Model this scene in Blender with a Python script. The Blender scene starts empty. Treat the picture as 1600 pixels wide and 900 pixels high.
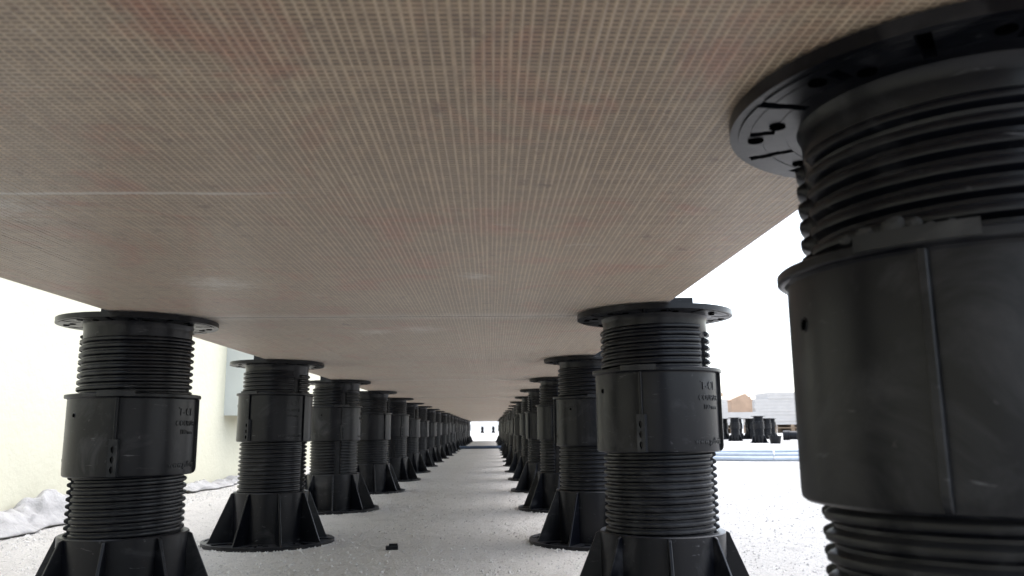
import bpy, bmesh, math, random
from mathutils import Vector, Matrix, noise
R = math.radians
random.seed(7)
scene = bpy.context.scene
COL = scene.collection

# ------------------------------------------------------------------ camera
CAM = Vector((0.4121, 0.0, 0.2028))
pitch, yaw, roll = R(10.055), R(1.5714), R(-0.5511)
fwd = Vector((math.sin(yaw) * math.cos(pitch), math.cos(yaw) * math.cos(pitch), math.sin(pitch)))
rt = Vector((math.cos(yaw), -math.sin(yaw), 0))
up = rt.cross(fwd)
r2 = rt * math.cos(roll) + up * math.sin(roll)
u2 = -rt * math.sin(roll) + up * math.cos(roll)
cd = bpy.data.cameras.new('camera')
cam = bpy.data.objects.new('camera', cd)
COL.objects.link(cam)
cam.matrix_world = Matrix(((r2.x, u2.x, -fwd.x, CAM.x), (r2.y, u2.y, -fwd.y, CAM.y), (r2.z, u2.z, -fwd.z, CAM.z), (0, 0, 0, 1)))
cd.sensor_width = 36
cd.lens = 36 * 1240 / 1600
cd.clip_start = 0.01
cd.clip_end = 2000
cd.dof.use_dof = True
cd.dof.focus_distance = 1.05
cd.dof.aperture_fstop = 21
scene.camera = cam

# ------------------------------------------------------------------ sky, sun, exposure
SUN_EL, SUN_AZ = R(64), R(58)          # azimuth measured from +Y towards +X (right of the row, a little ahead)
world = bpy.data.worlds.new('World')
scene.world = world
world.use_nodes = True
wn, wl = world.node_tree.nodes, world.node_tree.links
wn.clear()
sky = wn.new('ShaderNodeTexSky')
sky.sky_type = 'NISHITA'
sky.sun_disc = False
sky.sun_elevation = SUN_EL
sky.sun_rotation = SUN_AZ
sky.air_density = 1.0
sky.dust_density = 2.2
sky.ozone_density = 1.0
hs = wn.new('ShaderNodeHueSaturation')
hs.inputs['Saturation'].default_value = 0.58
bg = wn.new('ShaderNodeBackground')
bg.inputs['Strength'].default_value = 0.15
wo = wn.new('ShaderNodeOutputWorld')
wl.new(sky.outputs[0], hs.inputs['Color'])
wl.new(hs.outputs[0], bg.inputs[0])
wl.new(bg.outputs[0], wo.inputs[0])
sl = bpy.data.lights.new('sun', 'SUN')
sl.energy = 0.5
sl.angle = R(90)
sl.color = (1.0, 0.98, 0.95)
sun = bpy.data.objects.new('sun', sl)
COL.objects.link(sun)
sdir = Vector((math.sin(SUN_AZ) * math.cos(SUN_EL), math.cos(SUN_AZ) * math.cos(SUN_EL), math.sin(SUN_EL)))
sun.rotation_euler = sdir.to_track_quat('Z', 'Y').to_euler()
sun.location = sdir * 30
vs = scene.view_settings
vs.view_transform = 'Standard'
vs.look = 'None'
vs.exposure = 1.95
vs.gamma = 1
scene.render.engine = 'CYCLES'
cy = scene.cycles
cy.use_denoising = True
cy.max_bounces = 12
cy.diffuse_bounces = 8
cy.glossy_bounces = 4
cy.sample_clamp_indirect = 8

# ------------------------------------------------------------------ material helpers
def new_mat(name):
    m = bpy.data.materials.new(name)
    m.use_nodes = True
    nt = m.node_tree
    b = nt.nodes['Principled BSDF']
    return m, nt, b

class NB:
    """tiny node-building helper"""
    def __init__(s, nt):
        s.nt = nt
    def n(s, t, **kw):
        nd = s.nt.nodes.new(t)
        for k, v in kw.items():
            setattr(nd, k, v)
        return nd
    def link(s, a, b):
        s.nt.links.new(a, b)
    def coords(s, kind='Object', scale=(1, 1, 1), rot=(0, 0, 0)):
        tc = s.n('ShaderNodeTexCoord')
        mp = s.n('ShaderNodeMapping')
        mp.inputs['Scale'].default_value = scale
        mp.inputs['Rotation'].default_value = rot
        s.link(tc.outputs[kind], mp.inputs[0])
        return mp.outputs[0]
    def pos(s, scale=(1, 1, 1)):
        g = s.n('ShaderNodeNewGeometry')
        mp = s.n('ShaderNodeMapping')
        mp.inputs['Scale'].default_value = scale
        s.link(g.outputs['Position'], mp.inputs[0])
        return mp.outputs[0]
    def noise(s, vec, scale, detail=4, rough=0.55, dist=0.0):
        nd = s.n('ShaderNodeTexNoise')
        nd.inputs['Scale'].default_value = scale
        nd.inputs['Detail'].default_value = detail
        nd.inputs['Roughness'].default_value = rough
        nd.inputs['Distortion'].default_value = dist
        s.link(vec, nd.inputs['Vector'])
        return nd.outputs[0]
    def ramp(s, fac, stops):
        nd = s.n('ShaderNodeValToRGB')
        e = nd.color_ramp.elements
        while len(e) > 1:
            e.remove(e[-1])
        e[0].position, e[0].color = stops[0][0], tuple(stops[0][1]) + (1,) if len(stops[0][1]) == 3 else stops[0][1]
        for p, c in stops[1:]:
            x = e.new(p)
            x.color = tuple(c) + (1,)
        s.link(fac, nd.inputs[0])
        return nd.outputs[0]
    def mix(s, fac, a, b, blend='MIX'):
        nd = s.n('ShaderNodeMix', data_type='RGBA', blend_type=blend)
        for i, v in ((0, fac), (6, a), (7, b)):
            if hasattr(v, 'is_output'):
                s.link(v, nd.inputs[i])
            else:
                nd.inputs[i].default_value = v if i == 0 else tuple(v) + (1,)
        return nd.outputs[2]
    def math(s, op, a, b=None):
        nd = s.n('ShaderNodeMath', operation=op)
        for i, v in ((0, a), (1, b)):
            if v is None:
                continue
            if hasattr(v, 'is_output'):
                s.link(v, nd.inputs[i])
            else:
                nd.inputs[i].default_value = v
        return nd.outputs[0]
    def bump(s, h, strength, dist, normal=None):
        nd = s.n('ShaderNodeBump')
        nd.inputs['Strength'].default_value = strength
        nd.inputs['Distance'].default_value = dist
        s.link(h, nd.inputs['Height'])
        if normal is not None:
            s.link(normal, nd.inputs['Normal'])
        return nd.outputs[0]

def g(v):
    return (v, v, v)

def mat_plastic(name, base=(0.0020, 0.0025, 0.0045), dust=(0.11, 0.112, 0.118), rough=0.32):
    m, nt, b = new_mat(name)
    k = NB(nt)
    P = k.pos()
    n1 = k.noise(P, 17, 7, 0.66, 0.8)
    n2 = k.noise(k.pos((1, 1, 7)), 30, 6, 0.7, 0.5)          # horizontal scuffs left by screwing
    n3 = k.noise(P, 150, 3, 0.5)
    d1 = k.ramp(n1, [(0.54, g(0)), (0.74, g(0.42))])
    d2 = k.ramp(n2, [(0.64, g(0)), (0.70, g(1.0))])
    d3 = k.ramp(n3, [(0.70, g(0)), (0.76, g(0.5))])
    f = k.math('MAXIMUM', k.math('MAXIMUM', d1, d2), d3)
    nz = k.n('ShaderNodeSeparateXYZ')
    ge = k.n('ShaderNodeNewGeometry')
    k.link(ge.outputs['Normal'], nz.inputs[0])
    upf = k.ramp(nz.outputs[2], [(0.3, g(0)), (1.0, g(0.30))])   # dust settled on ledges
    f = k.math('MAXIMUM', k.math('MULTIPLY', f, 0.75), k.math('MULTIPLY', upf, k.ramp(n1, [(0.3, g(0.3)), (0.6, g(1))])))
    k.link(k.mix(f, base, dust), b.inputs['Base Color'])
    r = k.math('ADD', k.math('MULTIPLY', n1, 0.25), rough - 0.12)
    r = k.math('ADD', r, k.math('MULTIPLY', f, 0.3))
    k.link(r, b.inputs['Roughness'])
    b.inputs['Specular IOR Level'].default_value = 0.25
    k.link(k.bump(n3, 0.12, 0.0008), b.inputs['Normal'])
    return m

M = {}
M['plastic'] = mat_plastic('black_plastic')
M['worn'] = mat_plastic('worn_plastic', (0.016, 0.017, 0.019), (0.16, 0.16, 0.16), 0.34)
M['hole'] = new_mat('painted_hole_shade')[0]  # near-black colour that paints the shade inside holes and slots
for k_, v_ in (('Base Color', (0.001, 0.001, 0.001, 1)), ('Roughness', 1.0), ('Specular IOR Level', 0.0)):
    M['hole'].node_tree.nodes['Principled BSDF'].inputs[k_].default_value = v_

def mat_slab(name, c0, c1, stain, strand=False):
    m, nt, b = new_mat(name)
    k = NB(nt)
    P = k.pos()
    big = k.noise(P, 3.2, 5, 0.6, 0.8)
    mid = k.noise(k.pos((1, 1.6, 1)), 17, 5, 0.65, 1.2)
    fine = k.noise(k.pos((1, 0.35, 1)), 190, 4, 0.7)
    col = k.mix(k.ramp(big, [(0.35, g(0)), (0.66, g(1))]), c0, c1)
    # reddish blotches and dark soaked flecks in the resin
    red = k.ramp(k.noise(P, 9.5, 6, 0.7, 1.5), [(0.50, g(0)), (0.66, g(0.9))])
    col = k.mix(red, col, stain)
    flk = k.ramp(k.noise(k.pos((1.3, 1.0, 1)), 48, 5, 0.72), [(0.60, g(0)), (0.70, g(0.7))])
    col = k.mix(flk, col, (0.15, 0.085, 0.06))
    spk = k.ramp(k.noise(k.pos((1, 0.8, 1)), 14, 7, 0.8, 0.6), [(0.645, g(0)), (0.70, g(0.85))])
    col = k.mix(spk, col, (0.10, 0.055, 0.04))
    col = k.mix(k.ramp(fine, [(0.3, g(0.45)), (0.62, g(0))]), col, (0.16, 0.115, 0.09))
    # pale cement smears
    sm = k.ramp(mid, [(0.66, g(0)), (0.78, g(0.55))])
    for (x, y, rad) in ((0.40, 0.67, 0.022), (0.32, 1.035, 0.05), (0.26, 1.06, 0.04), (0.12, 0.44, 0.05), (0.17, 0.7, 0.05)):
        ge = k.n('ShaderNodeNewGeometry')
        vm = k.n('ShaderNodeVectorMath', operation='DISTANCE')
        k.link(ge.outputs['Position'], vm.inputs[0])
        vm.inputs[1].default_value = (x, y, 0.331)
        dd = k.math('ADD', vm.outputs['Value'], k.math('MULTIPLY', k.math('SUBTRACT', k.noise(k.pos((0.8, 1.4, 1)), 90, 7, 0.85), 0.5), rad * 4.5))
        sm = k.math('MAXIMUM', sm, k.ramp(k.math('DIVIDE', dd, rad), [(0.0, g(0.55)), (0.8, g(0))]))
    # a pale scrape across the nearest slab and pale cement dust along the cross joints
    sp = k.n('ShaderNodeSeparateXYZ')
    k.link(k.pos(), sp.inputs[0])
    wob = k.math('MULTIPLY', k.math('SUBTRACT', k.noise(P, 22, 4, 0.6), 0.5), 0.012)
    ln_ = k.math('ABSOLUTE', k.math('SUBTRACT', k.math('ADD', sp.outputs[1], wob), 0.425))
    ln_ = k.math('MULTIPLY', k.ramp(k.math('MULTIPLY', ln_, 300), [(0.3, g(0.8)), (1.0, g(0))]), k.ramp(sp.outputs[0], [(0.26, g(1)), (0.31, g(0))]))
    sm = k.math('MAXIMUM', sm, ln_)
    fr = k.math('ABSOLUTE', k.math('SUBTRACT', k.math('FRACT', k.math('DIVIDE', k.math('SUBTRACT', sp.outputs[1], 0.317), 1.2)), 0.5))
    jt = k.math('MULTIPLY', k.ramp(k.math('ADD', k.math('MULTIPLY', fr, 20), k.math('MULTIPLY', k.noise(k.pos((1, 0.4, 1)), 30, 5, 0.7), 0.9)), [(0.35, g(0.5)), (0.95, g(0))]), 1.0)
    sm = k.math('MAXIMUM', sm, jt)
    col = k.mix(sm, col, (0.64, 0.61, 0.57))
    k.link(col, b.inputs['Base Color'])
    b.inputs['Roughness'].default_value = 0.55
    b.inputs['Sheen Weight'].default_value = 0.35
    b.inputs['Sheen Roughness'].default_value = 0.35
    b.inputs['Coat Weight'].default_value = 0.35
    b.inputs['Coat Roughness'].default_value = 0.38
    b.inputs['Specular IOR Level'].default_value = 0.5
    k.link(k.bump(fine, 0.15, 0.0005), b.inputs['Normal'])
    return m

M['resin'] = mat_slab('resin_backing', (0.135, 0.092, 0.058), (0.18, 0.128, 0.083), (0.20, 0.085, 0.052))
M['strand'] = mat_slab('mesh_strand', (0.48, 0.365, 0.25), (0.54, 0.43, 0.305), (0.50, 0.29, 0.20), True)

def simple(name, col, rough=0.6, var=0.15, scale=8, bump=0.0, bscale=60, spec=0.4):
    m, nt, b = new_mat(name)
    k = NB(nt)
    P = k.pos()
    n1 = k.noise(P, scale, 5, 0.6, 0.4)
    lo = tuple(c * (1 - var) for c in col)
    hi = tuple(min(0.9, c * (1 + var)) for c in col)
    k.link(k.mix(k.ramp(n1, [(0.3, g(0)), (0.7, g(1))]), lo, hi), b.inputs['Base Color'])
    b.inputs['Roughness'].default_value = rough
    b.inputs['Specular IOR Level'].default_value = spec
    if bump:
        k.link(k.bump(k.noise(P, bscale, 5, 0.65), bump, 0.01), b.inputs['Normal'])
    return m

def mat_ground():
    m, nt, b = new_mat('screed_concrete')
    k = NB(nt)
    P = k.pos()
    big = k.noise(P, 1.3, 6, 0.6, 0.5)
    mid = k.noise(P, 14, 6, 0.65, 0.6)
    fin = k.noise(P, 120, 5, 0.7)
    gr = k.noise(P, 260, 4, 0.75)
    col = k.mix(k.ramp(big, [(0.3, g(0)), (0.7, g(1))]), (0.515, 0.497, 0.467), (0.60, 0.58, 0.547))
    col = k.mix(k.ramp(mid, [(0.52, g(0)), (0.72, g(0.5))]), col, (0.38, 0.365, 0.342))
    col = k.mix(k.ramp(gr, [(0.30, g(0.8)), (0.50, g(0))]), col, (0.27, 0.263, 0.255))
    col = k.mix(k.ramp(fin, [(0.62, g(0)), (0.75, g(0.5))]), col, (0.66, 0.645, 0.62))
    k.link(col, b.inputs['Base Color'])
    b.inputs['Roughness'].default_value = 0.85
    b.inputs['Specular IOR Level'].default_value = 0.25
    h = k.math('ADD', k.math('MULTIPLY', mid, 0.6), k.math('ADD', k.math('MULTIPLY', fin, 0.35), k.math('MULTIPLY', gr, 0.22)))
    k.link(k.bump(h, 1.0, 0.022), b.inputs['Normal'])
    return m

M['ground'] = mat_ground()
M['grit'] = simple('grit_stone', (0.45, 0.44, 0.42), 0.9, 0.4, 160)
M['wall'] = simple('cream_render', (0.555, 0.54, 0.425), 0.85, 0.05, 2.5, 0.25, 40)
M['white_wall'] = simple('white_render', (0.78, 0.78, 0.75), 0.85, 0.05, 2.0, 0.2, 30)
M['fabric'] = simple('white_membrane', (0.33, 0.325, 0.32), 0.75, 0.25, 22, 0.5, 130)
M['grey_metal'] = simple('grey_enamel', (0.50, 0.52, 0.49), 0.45, 0.06, 6)
M['blue_pipe'] = simple('blue_pipe', (0.03, 0.10, 0.21), 0.4, 0.15, 9)
M['slate_pipe'] = simple('slate_pipe', (0.05, 0.075, 0.12), 0.4, 0.2, 9)
M['pale_pipe'] = simple('pale_pipe', (0.42, 0.47, 0.53), 0.4, 0.12, 9)
M['white_plastic'] = simple('white_plastic', (0.8, 0.8, 0.8), 0.4, 0.04, 9)
M['board'] = simple('white_board', (0.50, 0.475, 0.445), 0.7, 0.06, 4, 0.1, 30)
M['carton'] = simple('cardboard', (0.42, 0.29, 0.20), 0.85, 0.12, 9)
M['timber'] = simple('pallet_timber', (0.25, 0.18, 0.12), 0.85, 0.25, 12)
M['mortar'] = simple('dried_mortar', (0.035, 0.036, 0.036), 0.95, 0.2, 90, 0.4, 200)

# ------------------------------------------------------------------ object helpers
def tag(o, label=None, cat=None, group=None, kind=None):
    if label: o['label'] = label
    if cat: o['category'] = cat
    if group: o['group'] = group
    if kind: o['kind'] = kind
    return o

def link(name, me, parent=None, loc=None, rotz=None):
    o = bpy.data.objects.new(name, me)
    COL.objects.link(o)
    if parent: o.parent = parent
    if loc is not None: o.location = loc
    if rotz is not None: o.rotation_euler = (0, 0, rotz)
    return o

def empty(name, loc, rotz=0.0):
    o = bpy.data.objects.new(name, None)
    o.empty_display_size = 0.05
    COL.objects.link(o)
    o.location = loc
    o.rotation_euler = (0, 0, rotz)
    return o

def mesh(name, verts, faces, mat, smooth=None, mats=None, fmat=None):
    me = bpy.data.meshes.new(name)
    me.from_pydata([tuple(v) for v in verts], [], faces)
    for mm in (mats or [mat]):
        me.materials.append(mm)
    if fmat:
        me.polygons.foreach_set('material_index', fmat)
    bm = bmesh.new()
    bm.from_mesh(me)
    bmesh.ops.remove_doubles(bm, verts=bm.verts, dist=1e-6)
    bmesh.ops.recalc_face_normals(bm, faces=bm.faces)
    bm.to_mesh(me)
    bm.free()
    if smooth is not None:
        me.polygons.foreach_set('use_smooth', [True] * len(me.polygons))
        me.set_sharp_from_angle(angle=R(smooth))
    me.update()
    return me

class MB:
    def __init__(s):
        s.v, s.f, s.m = [], [], []
    def add(s, vs, fs, mi=0):
        o = len(s.v)
        s.v += [tuple(v) for v in vs]
        s.f += [tuple(i + o for i in f) for f in fs]
        s.m += [mi] * len(fs)
        return s
    def box(s, x0, x1, y0, y1, z0, z1, M4=None, mi=0):
        vs = [Vector((x, y, z)) for z in (z0, z1) for y in (y0, y1) for x in (x0, x1)]
        if M4: vs = [M4 @ v for v in vs]
        return s.add(vs, [(0, 2, 3, 1), (4, 5, 7, 6), (0, 1, 5, 4), (2, 6, 7, 3), (0, 4, 6, 2), (1, 3, 7, 5)], mi)
    def lathe(s, prof, n=72, a0=0.0, a1=2 * math.pi, mi=0):
        full = abs(a1 - a0 - 2 * math.pi) < 1e-6
        cols = n if full else n + 1
        vs = []
        for i in range(cols):
            a = a0 + (a1 - a0) * i / n
            c, d = math.cos(a), math.sin(a)
            vs += [(r * c, r * d, z) for r, z in prof]
        p = len(prof)
        fs = []
        for i in range(n):
            j = (i + 1) % cols
            for q in range(p - 1):
                fs.append((i * p + q, j * p + q, j * p + q + 1, i * p + q + 1))
        if not full:
            fs.append(tuple(range(p)))
            fs.append(tuple(n * p + q for q in reversed(range(p))))
        return s.add(vs, fs, mi)
    def prism(s, poly, axis_o, ex, ey, ez, t, mi=0):
        """poly in (ex,ey), extruded +-t/2 along ez"""
        n = len(poly)
        vs = [axis_o + ex * a + ey * b + ez * (t / 2) for a, b in poly] + [axis_o + ex * a + ey * b - ez * (t / 2) for a, b in poly]
        fs = [tuple(range(n)), tuple(reversed(range(n, 2 * n)))] + [(i, i + n, (i + 1) % n + n, (i + 1) % n) for i in range(n)]
        return s.add(vs, fs, mi)
    def tube(s, pts, r, n=10, mi=0):
        pts = [Vector(p) for p in pts]
        vs = []
        for i, p in enumerate(pts):
            t = (pts[min(i + 1, len(pts) - 1)] - pts[max(i - 1, 0)]).normalized()
            a = t.cross(Vector((0, 0, 1)))
            if a.length < 1e-4: a = Vector((1, 0, 0))
            a.normalize()
            b = a.cross(t)
            vs += [p + (a * math.cos(2 * math.pi * q / n) + b * math.sin(2 * math.pi * q / n)) * r for q in range(n)]
        fs = []
        for i in range(len(pts) - 1):
            for q in range(n):
                fs.append((i * n + q, i * n + (q + 1) % n, (i + 1) * n + (q + 1) % n, (i + 1) * n + q))
        fs.append(tuple(range(n)))
        fs.append(tuple(reversed([(len(pts) - 1) * n + q for q in range(n)])))
        return s.add(vs, fs, mi)
    def polar_cells(s, radii, na, h, zo, mi=0, cellmat=None):
        """stepped disc: h(ir, ia) gives each cell's z; walls close the steps; zo closes the outer wall"""
        def P(ir, ia, z):
            a = 2 * math.pi * ia / na
            return (radii[ir] * math.cos(a), radii[ir] * math.sin(a), z)
        nr = len(radii) - 1
        for i in range(nr):
            for j in range(na):
                z = h(i, j)
                s.add([P(i, j, z), P(i + 1, j, z), P(i + 1, j + 1, z), P(i, j + 1, z)], [(0, 1, 2, 3)], cellmat(i, j) if cellmat else mi)
                z2 = h(i, (j + 1) % na)
                if abs(z2 - z) > 1e-6:
                    s.add([P(i, j + 1, z), P(i + 1, j + 1, z), P(i + 1, j + 1, z2), P(i, j + 1, z2)], [(0, 1, 2, 3)], mi)
                z3 = h(i + 1, j) if i + 1 < nr else zo
                if abs(z3 - z) > 1e-6:
                    s.add([P(i + 1, j, z), P(i + 1, j + 1, z), P(i + 1, j + 1, z3), P(i + 1, j, z3)], [(0, 1, 2, 3)], mi)
        return s
    def mesh(s, name, mat, smooth=None, mats=None):
        return mesh(name, s.v, s.f, mat, smooth, mats, s.m if mats else None)

# ------------------------------------------------------------------ ground and structure
H = 0.331                    # underside of the paving slabs
def ground_mesh():
    """one sheet to the horizon; its near middle is a dense patch with the screed's real roughness"""
    x0, x1, y0, y1 = -0.62, 1.70, 0.80, 4.40
    nx, ny = 420, 520
    vs, fs = [], []
    for j in range(ny + 1):
        t = j / ny
        y = y0 + (y1 - y0) * (0.55 * t + 0.45 * t * t)
        for i in range(nx + 1):
            x = x0 + (x1 - x0) * i / nx
            e = min(1, i / 8, (nx - i) / 8, j / 8, (ny - j) / 8)
            n1 = noise.noise(Vector((x * 95, y * 95, 0)))
            n2 = noise.noise(Vector((x * 38, y * 38, 7)))
            n3 = noise.noise(Vector((x * 9, y * 9, 3)))
            pit = max(0.0, n1 - 0.18) * 2.2
            vs.append((x, y, e * (0.0012 * n2 + 0.0009 * n3 - 0.0019 * pit - 0.0003)))
    w = nx + 1
    for j in range(ny):
        for i in range(nx):
            a = j * w + i
            fs.append((a, a + 1, a + w + 1, a + w))
    o = len(vs)
    B = 500
    vs += [(-B, -B, 0), (B, -B, 0), (B, B, 0), (-B, B, 0), (x0, y0, 0), (x1, y0, 0), (x1, y1, 0), (x0, y1, 0)]
    fs += [(o, o + 1, o + 5, o + 4), (o + 1, o + 2, o + 6, o + 5), (o + 2, o + 3, o + 7, o + 6), (o + 3, o, o + 4, o + 7)]
    me = bpy.data.meshes.new('ground')
    me.from_pydata(vs, [], fs)
    me.materials.append(M['ground'])
    me.polygons.foreach_set('use_smooth', [True] * (len(fs) - 4) + [False] * 4)
    me.update()
    return me
tag(link('ground', ground_mesh()), kind='structure')

# loose grit on the screed
def grit():
    rnd = random.Random(3)
    mb = MB()
    def stone(x, y, s):
        a = rnd.uniform(0, 6.28)
        vs = []
        for i in range(5):
            t = a + i * 1.2566 + rnd.uniform(-.3, .3)
            vs.append((x + math.cos(t) * s * rnd.uniform(.7, 1.2), y + math.sin(t) * s * rnd.uniform(.7, 1.2), -0.0004))
        vs.append((x + rnd.uniform(-.3, .3) * s, y + rnd.uniform(-.3, .3) * s, s * rnd.uniform(.5, 1.0)))
        mb.add(vs, [(i, (i + 1) % 5, 5) for i in range(5)])
    for i in range(17000):
        y = 0.95 + 5.5 * rnd.random() ** 2.0
        x = rnd.uniform(-0.6, 0.42 + 0.5 * y)
        stone(x, y, rnd.choice((.0011, .0014, .0018, .0018, .0024, .0032)))
    for i in range(1500):                     # crumbs that gathered along the foot of the wall
        y = rnd.uniform(1.3, 4.5)
        x = -0.58 + abs(rnd.gauss(0, .09))
        stone(x, y, rnd.choice((.0015, .002, .003, .0045)))
    for (px, py) in [(0.0, 0.937 + 0.6 * q) for q in range(4)] + [(0.5987, 0.897 + 0.6 * q) for q in range(4)]:
        for i in range(260):                  # grit caught round the pedestal feet
            t = rnd.uniform(0, 6.283)
            rr = 0.1195 + abs(rnd.gauss(0, 0.006))
            stone(px + rr * math.cos(t), py + rr * math.sin(t), rnd.choice((.0012, .0016, .0022, .003)))
    return mb.mesh('grit', M['grit'])
tag(link('grit', grit()), 'loose pale grit and crumbs scattered over the rough concrete', 'grit', kind='stuff')

# cream parapet wall on the left
WX = -0.64
def wall_mesh():
    mb = MB()
    mb.box(WX - 0.2, WX, -3, 30, 0, 1.05)
    mb.box(WX - 0.23, WX + 0.03, -3.03, 30.03, 1.05, 1.11)
    return mb.mesh('wall', M['wall'])
tag(link('parapet_wall', wall_mesh()), 'cream rendered wall running along the left side of the row', 'wall', kind='thing')
mb = MB()
mb.box(-60, 60, 75, 75.25, 0, 1.0)
tag(link('far_parapet_wall', mb.mesh('far_wall', M['white_wall'])), 'low white wall far off behind the end of the raised walkway', 'wall', kind='thing')

# grey cabinet on the wall
cab = empty('wall_cabinet', (WX, 3.19, 0.265))
tag(cab, 'pale grey metal cabinet fixed to the cream wall behind the second left pedestal', 'cabinet')
mb = MB(); mb.box(0, 0.11, 0, 0.5, 0, 0.6)
bxo = link('body', mb.mesh('cab_body', M['grey_metal']), cab)
mb = MB(); mb.box(0.11, 0.118, 0.012, 0.488, 0.012, 0.588)
dr = link('door', mb.mesh('cab_door', M['grey_metal']), cab)
mb = MB(); mb.box(0.118, 0.126, 0.44, 0.455, 0.27, 0.36)
link('handle', mb.mesh('cab_handle', M['plastic']), dr)

# ------------------------------------------------------------------ paving slabs with their glass-fibre backing
SL, SW, GAP = 1.2, 0.6, 0.004
SX0 = -0.001
def slab_body():
    mb = MB()
    mb.box(0, SW, GAP / 2, SL - GAP / 2, 0.0006, 0.020)
    me = mb.mesh('slab_body', M['resin'])
    bm = bmesh.new(); bm.from_mesh(me)
    bmesh.ops.bevel(bm, geom=list(bm.edges), offset=0.0008, segments=1, affect='EDGES')
    bm.to_mesh(me); bm.free()
    return me
def backing(seed):
    rnd = random.Random(seed)
    mb = MB()
    # warp strands along the slab
    x = 0.002
    while x < SW - 0.002:
        w = rnd.uniform(0.00030, 0.00046)
        z = 0.0006
        dz = rnd.uniform(0.00014, 0.00024)
        ph, amp = rnd.uniform(0, 50), rnd.uniform(0.00015, 0.0004)
        vs, fs = [], []
        N = 48
        for i in range(N + 1):
            y = GAP / 2 + 0.001 + (SL - GAP - 0.002) * i / N
            xo = x + amp * noise.noise(Vector((ph, y * 9, 0))) * 2
            ww = w * (1 + 0.45 * noise.noise(Vector((ph + 9, y * 30, 0))))
            vs += [(xo - ww * 1.5, y, z), (xo - ww * .7, y, z - dz), (xo + ww * .7, y, z - dz), (xo + ww * 1.5, y, z)]
        for i in range(N):
            for q in range(3):
                fs.append((i * 4 + q, i * 4 + q + 1, i * 4 + q + 5, i * 4 + q + 4))
        mb.add(vs, fs)
        x += rnd.choice((0.0031, 0.0034, 0.0036, 0.0038, 0.0041))
    # weft strands across it
    y = GAP / 2 + 0.002
    while y < SL - GAP / 2 - 0.002:
        w = rnd.uniform(0.00042, 0.00064)
        z = 0.0006
        dz = rnd.uniform(0.00004, 0.00008)
        ph, amp = rnd.uniform(0, 50), rnd.uniform(0.0001, 0.0003)
        vs, fs = [], []
        N = 30
        for i in range(N + 1):
            x = 0.001 + (SW - 0.002) * i / N
            yo = y + amp * noise.noise(Vector((ph, x * 12, 3))) * 2
            ww = w * (1 + 0.5 * noise.noise(Vector((ph + 4, x * 30, 3))))
            vs += [(x, yo - ww * 1.4, z), (x, yo - ww * .6, z - dz), (x, yo + ww * .6, z - dz), (x, yo + ww * 1.4, z)]
        for i in range(N):
            for q in range(3):
                fs.append((i * 4 + q, i * 4 + q + 1, i * 4 + q + 5, i * 4 + q + 4))
        mb.add(vs, fs, 1)
        y += rnd.choice((0.0027, 0.0029, 0.0030, 0.0033))
    return mb.mesh('backing_mesh', None, None, [M['strand'], M['weft']])
M['weft'] = mat_slab('mesh_weft', (0.43, 0.315, 0.207), (0.515, 0.395, 0.268), (0.46, 0.23, 0.145), True)
SB = slab_body()
BK = [backing(1), backing(2)]
ordn = ['first', 'second', 'third', 'fourth', 'fifth', 'sixth', 'seventh', 'eighth', 'ninth', 'tenth', 'eleventh', 'twelfth']
Y_SEAM = 0.917
rs = random.Random(5)
for i in range(12):
    y0 = Y_SEAM - SL + SL * i
    root = empty('paving_slab', (SX0, y0, H + rs.uniform(0, 0.0006)))
    if i == 0: lb = 'brown mesh-backed paving slab overhead, nearest the camera'
    elif i < 5: lb = 'brown mesh-backed paving slab, %s from the camera along the overhead strip' % ordn[i]
    else: lb = 'far mesh-backed paving slab of the overhead strip, towards its bright end'
    tag(root, lb, 'paving slab', 'slabs of the raised walkway', 'thing')
    b_ = link('body', SB, root)
    k_ = link('backing_mesh', BK[i % 2], root)
    k_['kind'] = 'stuff'
    root.location.x += rs.uniform(-0.0015, 0.0015)

# ------------------------------------------------------------------ pedestal parts
PITCH = 0.0076
RO, RC = 0.0615, 0.0579       # thread tip and core radius
def screw(z0, z1, name):
    turns = int((z1 - z0) / PITCH) + 1
    prof = [(0.0, 0.0), (0.17, 0.0), (0.28, 0.55), (0.40, 0.92), (0.57, 1.0), (0.75, 0.92), (0.88, 0.55), (0.97, 0.0)]
    angs = []
    half = 6.5
    a = 0.0
    while a < 360 - 1e-6:
        angs.append(a); a += 3.75
    for c in (0, 180):
        for dlt in (-half - 2.2, -half - 0.8, -half, half, half + 0.8, half + 2.2):
            angs.append((c + dlt) % 360)
    angs = sorted(set(round(x, 4) for x in angs))
    def fac(a):
        d = min(abs((a - c + 180) % 360 - 180) for c in (0, 180))
        if d <= half + 1e-3: return 0.0, -0.0025
        t = min(1, (d - half) / 2.2)
        return math.sqrt(t), 0.0
    vs, fs = [], []
    rows = turns * len(prof)
    na = len(angs)
    for a in angs + [360.0]:
        h, dc = fac(a % 360)
        c, d = math.cos(R(a)), math.sin(R(a))
        for t in range(turns):
            for pz, ph in prof:
                r = RC + dc + (RO - RC) * ph * h
                z = z0 + (t + pz) * PITCH + PITCH * (a / 360.0 - 1)
                z = min(max(z, z0), z1)
                vs.append((r * c, r * d, z))
    for i in range(na):
        for q in range(rows - 1):
            fs.append((i * rows + q, (i + 1) * rows + q, (i + 1) * rows + q + 1, i * rows + q + 1))
    me = mesh(name, vs, fs, M['plastic'], 40)
    return me

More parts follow.
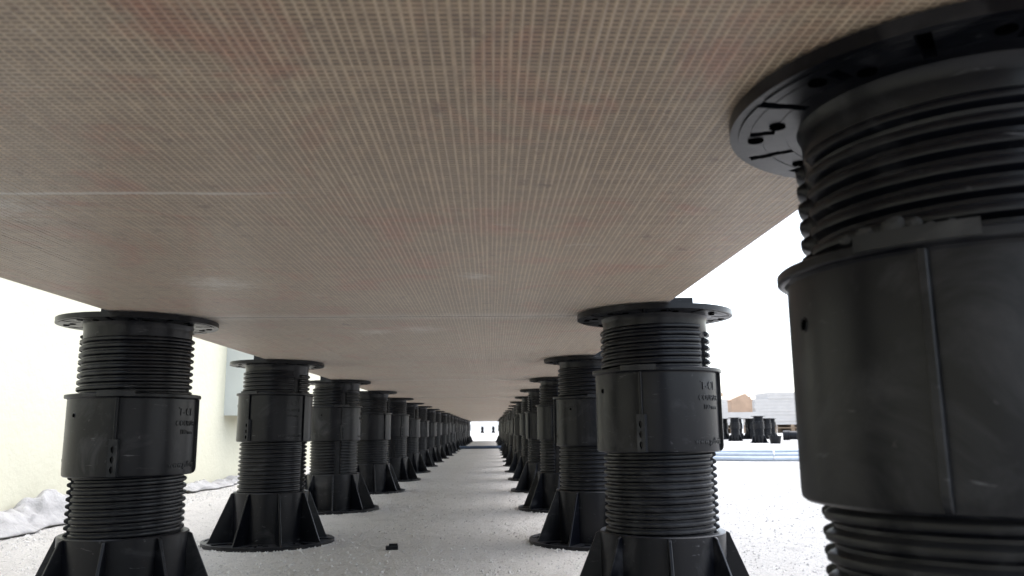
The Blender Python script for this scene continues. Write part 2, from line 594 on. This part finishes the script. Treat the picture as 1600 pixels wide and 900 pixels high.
BASE_TOP = 0.0925
def base_mesh():
    mb = MB()
    radii = [0.060, 0.070, 0.076, 0.084, 0.094, 0.101, 0.1075, 0.1135, 0.1186]
    def h(i, j):
        if i >= 7: return 0.0058
        s = j % 12                      # 96 cells round, 12 per fin bay
        if i in (2, 3, 4, 5) and 3 <= s <= 8: return 0.0026
        if i == 1 and s in (5, 6): return 0.0026
        return 0.0046
    mb.polar_cells(radii, 96, h, -0.001)
    mb.lathe([(0.0655, 0.003), (0.0668, 0.03), (0.0676, BASE_TOP - 0.001), (0.0668, BASE_TOP), (0.0600, BASE_TOP), (0.0590, BASE_TOP - 0.001), (0.0585, BASE_TOP - 0.02)], 96)
    # small drain slots beside the fins: raised black plates painted as their shade
    for q in range(8):
        a = R(22.5 + 45 * q)
        er = Vector((math.cos(a), math.sin(a), 0)); et = Vector((-math.sin(a), math.cos(a), 0))
        mb.prism([(-0.004, -0.0015), (0.004, -0.0015), (0.004, 0.0015), (-0.004, 0.0015)], er * 0.1105 + Vector((0, 0, 0.0058)), er, et, Vector((0, 0, 1)), 0.0008, 1)
    return mb.mesh('base', None, 30, [M['plastic'], M['hole']])
def fin_mesh():
    mb = MB()
    poly = [(0.064, BASE_TOP - 0.0015), (0.0698, BASE_TOP - 0.0015), (0.0722, BASE_TOP - 0.003), (0.0735, BASE_TOP - 0.007), (0.1050, 0.011), (0.1075, 0.0065), (0.1100, 0.0040), (0.064, 0.0040)]
    mb.prism(poly, Vector((0, 0, 0)), Vector((1, 0, 0)), Vector((0, 0, 1)), Vector((0, 1, 0)), 0.0034)
    me = mb.mesh('fin', M['plastic'])
    bm = bmesh.new(); bm.from_mesh(me)
    bmesh.ops.bevel(bm, geom=list(bm.edges), offset=0.0006, segments=1, affect='EDGES')
    bm.to_mesh(me); bm.free()
    return me
CH = 0.090
def coupler_mesh():
    mb = MB()
    mb.lathe([(0.0570, 0.003), (0.0575, 0.0), (0.0665, 0.0), (0.0678, 0.0012), (0.0681, 0.004), (0.0681, 0.0835), (0.0690, 0.0846), (0.0712, 0.0850), (0.0718, 0.0856), (0.0718, 0.0884), (0.0712, 0.0890), (0.0640, CH), (0.0622, CH), (0.0612, CH - 0.002), (0.060, CH - 0.012)], 128)
    # hole: raised ring with its shade painted as a black centre, 45 degrees left of the front rib
    a = R(-90 - 45)
    er = Vector((math.cos(a), math.sin(a), 0)); et = Vector((-math.sin(a), math.cos(a), 0)); ez = Vector((0, 0, 1))
    n = 16
    for (ra, rb, oa, ob, mi) in ((0.0032, 0.0026, 0.0679, 0.0686, 0), (0.0026, 0.0021, 0.0686, 0.0683, 0), (0.0021, 0.0001, 0.0683, 0.06835, 1)):
        vs = []
        for q in range(n):
            t = 2 * math.pi * q / n
            for r_, o_ in ((ra, oa), (rb, ob)):
                vs.append(er * o_ + et * (r_ * math.cos(t)) + ez * (0.066 + r_ * math.sin(t)))
        mb.add(vs, [(2 * q, 2 * ((q + 1) % n), 2 * ((q + 1) % n) + 1, 2 * q + 1) for q in range(n)], mi)
    return mb.mesh('coupler', None, 35, [M['plastic'], M['hole']])
def rib_mesh():
    mb = MB()
    poly = [(0.066, 0.0845), (0.0712, 0.0845), (0.0712, 0.0065), (0.0706, 0.0035), (0.0690, 0.0012), (0.066, 0.0006)]
    mb.prism(poly, Vector((0, 0, 0)), Vector((0, -1, 0)), Vector((0, 0, 1)), Vector((1, 0, 0)), 0.0032)
    me = mb.mesh('rib', M['plastic'])
    bm = bmesh.new(); bm.from_mesh(me)
    bmesh.ops.bevel(bm, geom=list(bm.edges), offset=0.0005, segments=1, affect='EDGES')
    bm.to_mesh(me); bm.free()
    return me
def tab_mesh():
    """lock plate on the front rib with three blind diamond pits"""
    W2, z0, z1, yo, yi = 0.0044, 0.0012, 0.0400, -0.0738, -0.066
    bm = bmesh.new()
    def loop(pts):
        v = [bm.verts.new((x, yo, z)) for x, z in pts]
        return v, [bm.edges.new((v[i], v[(i + 1) % len(v)])) for i in range(len(v))]
    edges = []
    ov, e = loop([(-W2, z0), (W2, z0), (W2, z1), (-W2, z1)]); edges += e
    holes = []
    for zc in (0.0085, 0.0190, 0.0295):
        hv, e = loop([(0, zc - 0.0040), (0.0016, zc - 0.0016), (0.0019, zc + 0.0010), (0.0008, zc + 0.0034), (-0.0008, zc + 0.0034), (-0.0019, zc + 0.0010), (-0.0016, zc - 0.0016)])
        edges += e; holes.append(hv)
    bmesh.ops.triangle_fill(bm, use_beauty=True, use_dissolve=False, edges=edges)
    # drop any triangle that landed inside a hole
    for f in [f for f in bm.faces if any(all(v in hv for v in f.verts) for hv in holes)]:
        bm.faces.remove(f)
    for hv in holes:
        bv = [bm.verts.new((v.co.x, yo + 0.0035, v.co.z)) for v in hv]
        n = len(hv)
        for i in range(n):
            f = bm.faces.new((hv[i], hv[(i + 1) % n], bv[(i + 1) % n], bv[i])); f.material_index = 1  # pit walls and floor painted black to stand for shade
        f = bm.faces.new(bv); f.material_index = 1
    bv = [bm.verts.new((v.co.x * 1.25, yi, v.co.z)) for v in ov]
    for i in range(4):
        bm.faces.new((ov[i], ov[(i + 1) % 4], bv[(i + 1) % 4], bv[i]))
    bmesh.ops.recalc_face_normals(bm, faces=bm.faces)
    me = bpy.data.meshes.new('lock_tab')
    bm.to_mesh(me); bm.free()
    me.materials.append(M['worn']); me.materials.append(M['hole'])
    return me
def rim_plate_mesh():
    mb = MB()
    mb.lathe([(0.0700, 0.0857), (0.0728, 0.0860), (0.0730, 0.0915), (0.0700, 0.0920)], 10, R(-90 - 17), R(-90 + 14))
    return mb.mesh('rim_plate', M['worn'])
def text_mesh(txt, size, ang, z, name, squeeze=1.0):
    """raised moulded lettering wrapped round the coupler; ang = centre, degrees from the front rib"""
    cu = bpy.data.curves.new(name, 'FONT')
    cu.body = txt; cu.size = size; cu.align_x = 'CENTER'; cu.extrude = 0.0006; cu.resolution_u = 3
    o = bpy.data.objects.new(name, cu)
    COL.objects.link(o)
    dg = bpy.context.evaluated_depsgraph_get()
    me = bpy.data.meshes.new_from_object(o.evaluated_get(dg))
    bpy.data.objects.remove(o); bpy.data.curves.remove(cu)
    r0 = 0.0683
    for v in me.vertices:
        x, y, zz = v.co
        a = R(-90 + ang) + x * squeeze / r0
        r = r0 + zz
        v.co = (r * math.cos(a), r * math.sin(a), z + y)
    me.materials.clear(); me.materials.append(M['lettering'])
    me.name = name
    return me
M['lettering'] = mat_plastic('moulded_lettering', (0.020, 0.021, 0.023), (0.12, 0.12, 0.12), 0.4)
def head_mesh():
    mb = MB()
    T = -0.0006                                  # z measured from the slab underside
    radii = [0.0560, 0.0592, 0.0640, 0.0690, 0.0740, 0.0790, 0.0835, 0.0872]
    def h(i, j):
        s = j % 12
        if i >= 6: return -0.0062
        if 2 <= i <= 5 and s in (1,): return -0.0030
        if 3 <= i <= 4 and s in (7,): return -0.0030
        return -0.0070 + 0.0002 * (i % 2)
    mb.polar_cells(radii, 96, h, T, cellmat=lambda i, j: 1 if h(i, j) > -0.0040 else 0)  # slot bottoms painted black as the dark of through-openings
    mb.lathe([(0.0872, T), (0.02, T)], 96)
    mb.lathe([(0.0562, -0.033), (0.0580, -0.030), (0.0581, -0.013), (0.0586, -0.0095), (0.0600, -0.0066)], 96)
    # bolt holes of the flange: thin black discs painted as their shade
    for q in range(8):
        for (aa, rr) in ((22.5, 0.0765), (34, 0.0690)):
            a = R(aa + 45 * q)
            er = Vector((math.cos(a), math.sin(a), 0)); et = Vector((-math.sin(a), math.cos(a), 0))
            n = 14
            mb.prism([(0.0033 * math.cos(2 * math.pi * t / n), 0.0033 * math.sin(2 * math.pi * t / n)) for t in range(n)], er * rr + Vector((0, 0, -0.0072)), er, et, Vector((0, 0, 1)), 0.0006, 1)
    return mb.mesh('head', None, 35, [M['plastic'], M['hole']])
def spacer_mesh():
    mb = MB()
    mb.box(0.014, 0.046, -0.0013, 0.0013, -0.0008, 0.0185)
    mb.box(0.0040, 0.0062, -0.028, 0.028, -0.0008, 0.0165)
    mb.box(0.0062, 0.0140, -0.0013, 0.0013, -0.0008, 0.0135)
    return mb.mesh('spacer_tab', M['plastic'])

LOW = screw(0.070, 0.205, 'lower_screw')
UPP = screw(-0.100, -0.018, 'upper_screw')
BASE, FIN, COUP, RIB, TAB, PLATE, HEAD, SPACER = base_mesh(), fin_mesh(), coupler_mesh(), rib_mesh(), tab_mesh(), rim_plate_mesh(), head_mesh(), spacer_mesh()
TXT = [text_mesh('T-CL', 0.0130, 67, 0.0655, 'lettering_type', 0.95),
       text_mesh('COUPLER', 0.0086, 68, 0.0540, 'lettering_kind', 0.95),
       text_mesh('100 mm', 0.0076, 69, 0.0448, 'lettering_size', 0.95),
       text_mesh('www.gulbrid', 0.0098, 66.5, 0.0085, 'lettering_site', 0.92),
       text_mesh('NET', 0.0045, -81, 0.0160, 'lettering_end', 0.9)]

def pedestal(x, y, label, group, cz=0.172, crot=0.0, lrot=0.0, urot=0.0, brot=0.0, detail=2, side=1, spacer=True, tilt=None, htop=H, headoff=(0, 0), lock=True):
    root = empty('paver_pedestal', (x, y, 0.0))
    tag(root, label, 'pedestal', group)
    if tilt: root.rotation_euler = (tilt[0], tilt[1], 0)
    b = link('base', BASE, root, (0, 0, 0), brot)
    for q in range(8):
        link('fin', FIN, b, (0, 0, 0), R(45 * q))
    link('lower_screw', LOW, root, (0, 0, 0), lrot)
    c = link('coupler', COUP, root, (0, 0, cz), crot)
    for q in range(4):
        link('rib', RIB, c, (0, 0, 0), R(90 * q))
    if lock: link('lock_tab', TAB, c)
    link('rim_plate', PLATE, c)
    if detail > 1:
        for t in TXT:
            link('lettering', t, c)
    link('upper_screw', UPP, root, (headoff[0] * .5, headoff[1] * .5, htop), urot)
    hd = link('head', HEAD, root, (headoff[0], headoff[1], htop), urot + R(13))
    if spacer:
        s = link('spacer_tab', SPACER, root, (headoff[0], headoff[1], htop))
        s.rotation_euler = (0, 0, 0 if side > 0 else math.pi)
    return root

# measured settings of the near pedestals: coupler height, coupler turn, lower/upper slot directions, base turn
LEFT = {0: dict(cz=0.166, crot=R(20)),
        1: dict(cz=0.1555, crot=R(10), lrot=R(40), urot=R(-153), brot=R(8)),
        2: dict(cz=0.1830, crot=R(-27), lrot=R(-12), urot=R(-37), brot=R(26)),
        3: dict(cz=0.1760, crot=R(27), lrot=R(-70), urot=R(-60), brot=R(10), headoff=(0.006, 0)),
        4: dict(cz=0.1700, crot=R(-38)),
        5: dict(cz=0.1750, crot=R(40))}
RIGHT = {0: dict(cz=0.1745, crot=R(-43), lrot=R(-20), urot=R(-10), lock=False, brot=R(15)),
         1: dict(cz=0.1765, crot=R(-25.5), lrot=R(-27), urot=R(-39), brot=R(-6)),
         2: dict(cz=0.1710, crot=R(5), lrot=R(-60), urot=R(-70), brot=R(14)),
         3: dict(cz=0.1740, crot=R(60), lrot=R(-110), urot=R(-100), brot=R(30)),
         4: dict(cz=0.1690, crot=R(30))}
rp = random.Random(11)
def auto():
    return dict(cz=rp.uniform(0.157, 0.184), crot=rp.uniform(0, 6.28), lrot=rp.uniform(0, 6.28), urot=rp.uniform(0, 6.28), brot=rp.uniform(0, .78))
lnames = {0: 'ribbed black pedestal left of the camera, just outside the frame',
          1: 'nearest black pedestal of the left row, with pale scuffs on its coupler',
          2: 'black pedestal second in the left row, whole base disc in view'}
rnames = {0: 'huge close-up black pedestal filling the right edge, mortar crumbs on its coupler rim',
          1: 'black pedestal at right centre with three-hole lock tab facing the camera',
          2: 'black pedestal directly behind the right-centre one, partly hidden by it'}
PEDS = {}
for side, X, Y0, tabl, names, word in ((-1, 0.0, 0.9368 - 0.6, LEFT, lnames, 'left'), (1, 0.5987, 0.2973, RIGHT, rnames, 'right')):
    for kx in range(0, 23):
        d = auto()
        d.update(tabl.get(kx, {}))
        jx, jy = (0, 0) if kx < 4 else (rp.uniform(-.006, .006), rp.uniform(-.008, .008))
        n = kx if side < 0 else kx + 1
        if kx in names: lb = names[kx]
        elif n <= 8: lb = 'black screw pedestal, %s from the camera in the %s row' % (ordn[n - 1], word)
        else: lb = 'far black screw pedestal near the vanishing end of the %s row' % word
        if kx > 1: d['tilt'] = (R(rp.uniform(-.45, .45)), R(rp.uniform(-.45, .45)))
        PEDS[(side, kx)] = pedestal(X + jx, Y0 + 0.6 * kx + jy, lb, 'pedestals of the %s row' % word, side=side, detail=2 if kx < 4 else 1, spacer=(kx % 2 == 1) or kx < 4, **d)

# dried mortar crumbs on the rim of the close-up pedestal
mb = MB()
rm = random.Random(4)
for (ang, zz, s) in ((-110, .0925, .0035), (-104, .0935, .0045), (-101, .0905, .003), (-96, .094, .0055), (-91, .0935, .004), (-87, .0915, .003), (-82, .092, .0025)):
    me0 = bmesh.new(); bmesh.ops.create_icosphere(me0, subdivisions=2, radius=s * 0.7)
    er0 = Vector((math.cos(R(ang)), math.sin(R(ang)), 0))
    c0 = Vector((0.0715 * math.cos(R(ang)), 0.0715 * math.sin(R(ang)), zz - 0.001))
    for v in me0.verts:
        v.co *= 1 + 0.45 * noise.noise(v.co * 500 + c0 * 900)
        v.co.z *= 0.75
        v.co = v.co - er0 * v.co.dot(er0) * 0.55
    me0.verts.ensure_lookup_table()
    mb.add([v.co + c0 for v in me0.verts], [tuple(v.index for v in f.verts) for f in me0.faces]); me0.free()
r1 = PEDS[(1, 0)]
cp = [c for c in r1.children if c.name.startswith('coupler')][0]
mo = link('mortar_lump', mb.mesh('mortar_lump', M['mortar'], 60), cp)

# ------------------------------------------------------------------ crumpled membrane along the wall foot
def membrane(y0, y1, seed, hmax, wid):
    nu, nv = 150, 34
    vs, fs = [], []
    for i in range(nu + 1):
        t = i / nu
        y = y0 + (y1 - y0) * t
        env = min(1, t * 7) * min(1, (1 - t) * 7)
        hh = hmax * (0.55 + 0.95 * abs(noise.noise(Vector((y * 2.3, seed, 0))))) * (0.35 + 0.65 * env)
        ww = wid * (0.75 + 0.5 * noise.noise(Vector((y * 3.1, seed + 7, 0))))
        for j in range(nv + 1):
            s = j / nv
            x = WX + 0.004 + s * ww
            ridge = math.sin(math.pi * min(1, 0.16 + s * 0.84)) ** 0.8 * (1 - 0.35 * s)
            p = Vector((x * 9, y * 7, seed))
            f1 = 1.1 - abs(noise.noise(p)) * 3.2
            f2 = 1 - abs(noise.noise(p * 2.7 + Vector((5, 0, 0)))) * 3
            f3 = noise.noise(p * 7)
            z = hh * ridge * (0.75 + 0.38 * f1 + 0.22 * f2 + 0.10 * f3)
            z += 0.004 + 0.006 * max(0, noise.noise(Vector((y * 14, seed, s * 2))))
            yy = y + 0.018 * noise.noise(Vector((x * 12, y * 10, seed + 3)))
            vs.append((max(WX + 0.003, x + 0.02 * noise.noise(Vector((y * 9, s * 3, seed + 1))) * s), yy, z))
    for i in range(nu):
        for j in range(nv):
            a = i * (nv + 1) + j
            fs.append((a, a + 1, a + nv + 2, a + nv + 1))
    return mesh('membrane', vs, fs, M['fabric'], 60)
o = link('membrane_sheet', membrane(1.25, 2.15, 3.0, 0.075, 0.15))
tag(o, 'crumpled white membrane heaped against the wall left of the nearest left pedestal', 'membrane sheet', 'membrane sheets at the wall foot')
so = o.modifiers.new('thickness', 'SOLIDIFY'); so.thickness = 0.002
o = link('membrane_sheet', membrane(2.75, 3.5, 11.0, 0.030, 0.08))
tag(o, 'crumpled white membrane at the wall foot between the first two left pedestals', 'membrane sheet', 'membrane sheets at the wall foot')
so = o.modifiers.new('thickness', 'SOLIDIFY'); so.thickness = 0.002

# ------------------------------------------------------------------ small things on the floor
clip = empty('plastic_clip', (0.240, 1.430, 0.0), R(4))
tag(clip, 'small black plastic clip lying on the concrete between the rows', 'clip')
mb = MB(); mb.box(-0.0105, 0.0105, -0.006, 0.006, 0, 0.006)
link('body', mb.mesh('clip_body', M['plastic']), clip)
mb = MB(); mb.box(-0.005, 0.0095, -0.002, 0.0045, 0.006, 0.0095)
link('ridge', mb.mesh('clip_ridge', M['plastic']), clip)

# pipe crossing the aisle
mb = MB()
mb.tube([(-0.3 + 1.2 * i / 8, 8.44 + 0.008 * math.sin(i * 1.3), 0.0152) for i in range(9)], 0.015, 12)
tag(link('conduit_pipe', mb.mesh('conduit_pipe', M['slate_pipe'], 50)), 'dark blue-grey pipe lying across the aisle between the far pedestals', 'pipe')

# coil of hoses on the right
def hose(name, mat, label, pts, r):
    # smooth path through the points
    P = [Vector(p) for p in pts]
    out = []
    for i in range(len(P) - 1):
        p0, p1, p2, p3 = P[max(i - 1, 0)], P[i], P[i + 1], P[min(i + 2, len(P) - 1)]
        for t in range(8):
            u = t / 8
            out.append(0.5 * ((2 * p1) + (p2 - p0) * u + (2 * p0 - 5 * p1 + 4 * p2 - p3) * u * u + (3 * p1 - p0 - 3 * p2 + p3) * u ** 3))
    out.append(P[-1])
    mb = MB(); mb.tube(out, r, 12)
    o = link(name, mb.mesh(name, mat, 50))
    tag(o, label, 'hose', 'hoses lying right of the walkway')
    return o
hose('water_hose', M['blue_pipe'], 'blue hose lying farthest back in the hose bundle', [(1.30, 5.66, .02), (1.8, 5.62, .02), (2.3, 5.62, .02), (2.9, 5.56, .02), (3.6, 5.3, .02), (4.4, 5.2, .02)], .0215)
hose('water_hose', M['blue_pipe'], 'blue hose that dips under the front of the pale hoses', [(1.25, 5.30, .0165), (1.7, 5.16, .0165), (2.0, 5.02, .0165), (2.4, 5.0, .0165), (2.9, 5.12, .0165), (3.6, 5.02, .0165)], .016)
hose('water_hose', M['pale_pipe'], 'pale hose, rearmost of the light hoses in the bundle', [(1.93, 5.44, .014), (2.25, 5.34, .014), (2.7, 5.33, .014), (3.3, 5.22, .014), (4.0, 5.1, .014)], .0135)
hose('water_hose', M['pale_pipe'], 'pale hose in the middle of the light hoses', [(1.87, 5.24, .040), (2.15, 5.08, .044), (2.5, 4.98, .046), (3.0, 5.0, .044), (3.7, 4.95, .03)], .0135)
hose('water_hose', M['pale_pipe'], 'pale hose nearest the camera in the bundle', [(1.75, 4.92, .014), (2.0, 4.75, .014), (2.4, 4.70, .014), (2.9, 4.78, .014), (3.6, 4.7, .014)], .0135)
hose('water_hose', M['pale_pipe'], 'pale hose crossing diagonally over the bundle', [(1.80, 5.12, .030), (2.1, 4.86, .032), (2.5, 4.84, .034), (2.95, 4.9, .034), (3.6, 4.84, .02)], .0135)
mb = MB()
mb.tube([Vector((2.12 + 0.055 * math.cos(t), 4.86 + 0.16 * math.cos(t), .030 + 0.032 * math.sin(t))) for t in [2 * math.pi * i / 20 for i in range(21)]], .004, 8)
tag(link('cable_tie', mb.mesh('cable_tie', M['white_plastic'], 50)), 'white tie looped round the pale hoses', 'cable tie')

# ------------------------------------------------------------------ background on the right
bgrp = 'spare pedestals standing right of the walkway'
pedestal(3.90, 11.45, 'lone spare pedestal standing at left in front of the far white-topped row', bgrp, detail=1, spacer=False)
pedestal(3.74, 9.95, 'nearest spare pedestal, standing beside the small black tub', bgrp, detail=1, spacer=False)
for i, (px, py) in enumerate(((4.10, 12.9), (4.24, 13.2), (4.40, 12.95), (4.52, 13.3), (4.64, 13.0), (4.90, 13.0), (5.06, 13.25), (4.34, 13.5), (4.74, 13.42), (4.96, 13.5))):
    pedestal(px, py, 'spare pedestal, %s from the left in the close-packed group at the white board' % ordn[i] if i < 7 else ('spare pedestal in the rear of the close-packed group, behind the others, %s of three' % ('leftmost', 'middle', 'rightmost')[i - 7]), bgrp, detail=0, spacer=False, **auto())
mb = MB(); mb.box(3.7, 4.80, 12.85, 13.45, H + 0.001, H + 0.10)
tag(link('white_board', mb.mesh('white_board', M['board'])), 'thick white board lying on top of the packed spare pedestals', 'board')

def carton(loc, rz, w, d, h, peak, label):
    root = empty('cardboard_carton', loc, rz)
    tag(root, label, 'carton', 'open cartons on the far white board')
    t = 0.006
    for yy, nm in ((0, 'front_panel'), (d, 'back_panel')):
        mb = MB()
        mb.prism([(-w / 2, 0), (w / 2, 0), (w / 2, h), (w * .2, h + peak), (-w / 2, h)], Vector((0, yy, 0)), Vector((1, 0, 0)), Vector((0, 0, 1)), Vector((0, 1, 0)), t)
        link(nm, mb.mesh(nm, M['carton']), root)
    for sx in (-1, 1):
        mb = MB(); mb.box(sx * w / 2 - t / 2, sx * w / 2 + t / 2, t / 2, d - t / 2, 0, h)
        link('side_panel', mb.mesh('side_panel', M['carton']), root)
    mb = MB()
    ex = Vector((w * .7, 0, peak)); ln = ex.length; ex.normalize()
    mb.prism([(-0.02, 0), (ln, 0), (ln, d), (-0.02, d)], Vector((-w / 2, 0, h + 0.004)), ex, Vector((0, 1, 0)), ex.cross(Vector((0, 1, 0))), t)
    link('flap', mb.mesh('flap', M['carton']), root)
    mb = MB()
    ex = Vector((w * .3, 0, -peak)); ln = ex.length; ex.normalize()
    mb.prism([(0, 0), (ln + 0.02, 0), (ln + 0.02, d), (0, d)], Vector((w * .2, 0, h + peak + 0.004)), ex, Vector((0, 1, 0)), ex.cross(Vector((0, 1, 0))), t)
    link('flap', mb.mesh('flap', M['carton']), root)
    return root
carton((4.49, 12.95, H + 0.101), 0, 0.34, 0.2, 0.19, 0.10, 'brown open carton with peaked flaps on the far white board')
c2 = carton((4.71, 13.28, H + 0.101), R(10), 0.12, 0.12, 0.20, 0.06, 'small brown carton tucked behind the peaked carton')

def board_stack(x0, x1, y0, y1, zs, label, steps=None):
    root = empty('board_stack', ((x0 + x1) / 2, y0, 0))
    tag(root, label, 'board stack', 'white board stacks in the background')
    cx = (x0 + x1) / 2
    for i in range(5):
        mb = MB(); xx = x0 + (x1 - x0 - 0.1) * i / 4
        mb.box(xx - cx, xx + 0.1 - cx, 0.01, y1 - y0, 0.0, 0.14)
        link('pallet_block', mb.mesh('pallet_block', M['timber']), root)
    mb = MB(); mb.box(x0 - cx, x1 - cx, 0, y1 - y0, 0.14, 0.165)
    link('pallet_deck', mb.mesh('pallet_deck', M['timber']), root)
    z = 0.25 if zs > 0.8 else 0.167
    if zs > 0.8:
        for i in range(5):
            mb = MB(); xx = x0 + (x1 - x0 - 0.1) * i / 4
            mb.box(xx - cx, xx + 0.1 - cx, 0.01, y1 - y0, 0.165, 0.25)
            link('pallet_block', mb.mesh('pallet_block', M['timber']), root)
    rb = random.Random(int(x0 * 10))
    while z < zs:
        o_ = rb.uniform(-.02, .02)
        xa = x0
        if steps and z > steps[1]: xa = steps[0]
        mb = MB(); mb.box(xa - cx + o_, x1 - cx + o_, rb.uniform(-.015, .015), y1 - y0, z + 0.0015, z + 0.0955)
        link('board', mb.mesh('board', M['board']), root)
        z += 0.096
    return root
board_stack(8.36, 10.6, 24, 25.2, 1.14, 'tall stepped stack of white boards on pallets in the right background', (8.80, 0.95))
board_stack(6.6, 7.69, 24, 25.2, 1.0, 'white board stack behind the left end of the spare pedestals')
ct = carton((7.36, 24.1, 1.115), 0, 0.16, 0.12, 0.08, 0.03, 'tiny brown carton on top of the distant white board stack')

# small black tub and a coupler lying on its side
tub = empty('plastic_tub', (3.78, 9.50, 0))
tag(tub, 'small black tapered tub on the ground beside the nearest spare pedestal', 'tub')
mb = MB(); mb.lathe([(0.001, 0.0), (0.058, 0.0), (0.072, 0.085), (0.069, 0.085), (0.056, 0.004), (0.001, 0.004)], 32)
link('body', mb.mesh('tub_body', M['plastic'], 40), tub)
mb = MB(); mb.lathe([(0.070, 0.084), (0.080, 0.084), (0.080, 0.091), (0.070, 0.091)], 32)
mb.v += []; link('rim', mb.mesh('tub_rim', M['plastic'], 40), tub)
lc = empty('loose_coupler', (4.62, 11.4, 0.072))
lc.rotation_euler = (R(90), 0, R(65))
tag(lc, 'black coupler tube lying on its side beyond the small tub', 'coupler')
link('body', COUP, lc, (0, 0, -0.045))
mb = MB(); mb.lathe([(0.0585, 0.0), (0.0585, 0.16), (0.0555, 0.16), (0.0555, 0.0)], 48)
link('inner_tube', mb.mesh('inner_tube', M['plastic'], 40), lc, (0, 0, 0.02))

# two spare pedestals far beyond the end of the walkway
pedestal(-0.05, 42.0, 'left of two tiny spare pedestals seen through the far opening', 'spare pedestals beyond the far end', detail=0, spacer=False)
pedestal(0.52, 42.0, 'right of two tiny spare pedestals seen through the far opening', 'spare pedestals beyond the far end', detail=0, spacer=False)
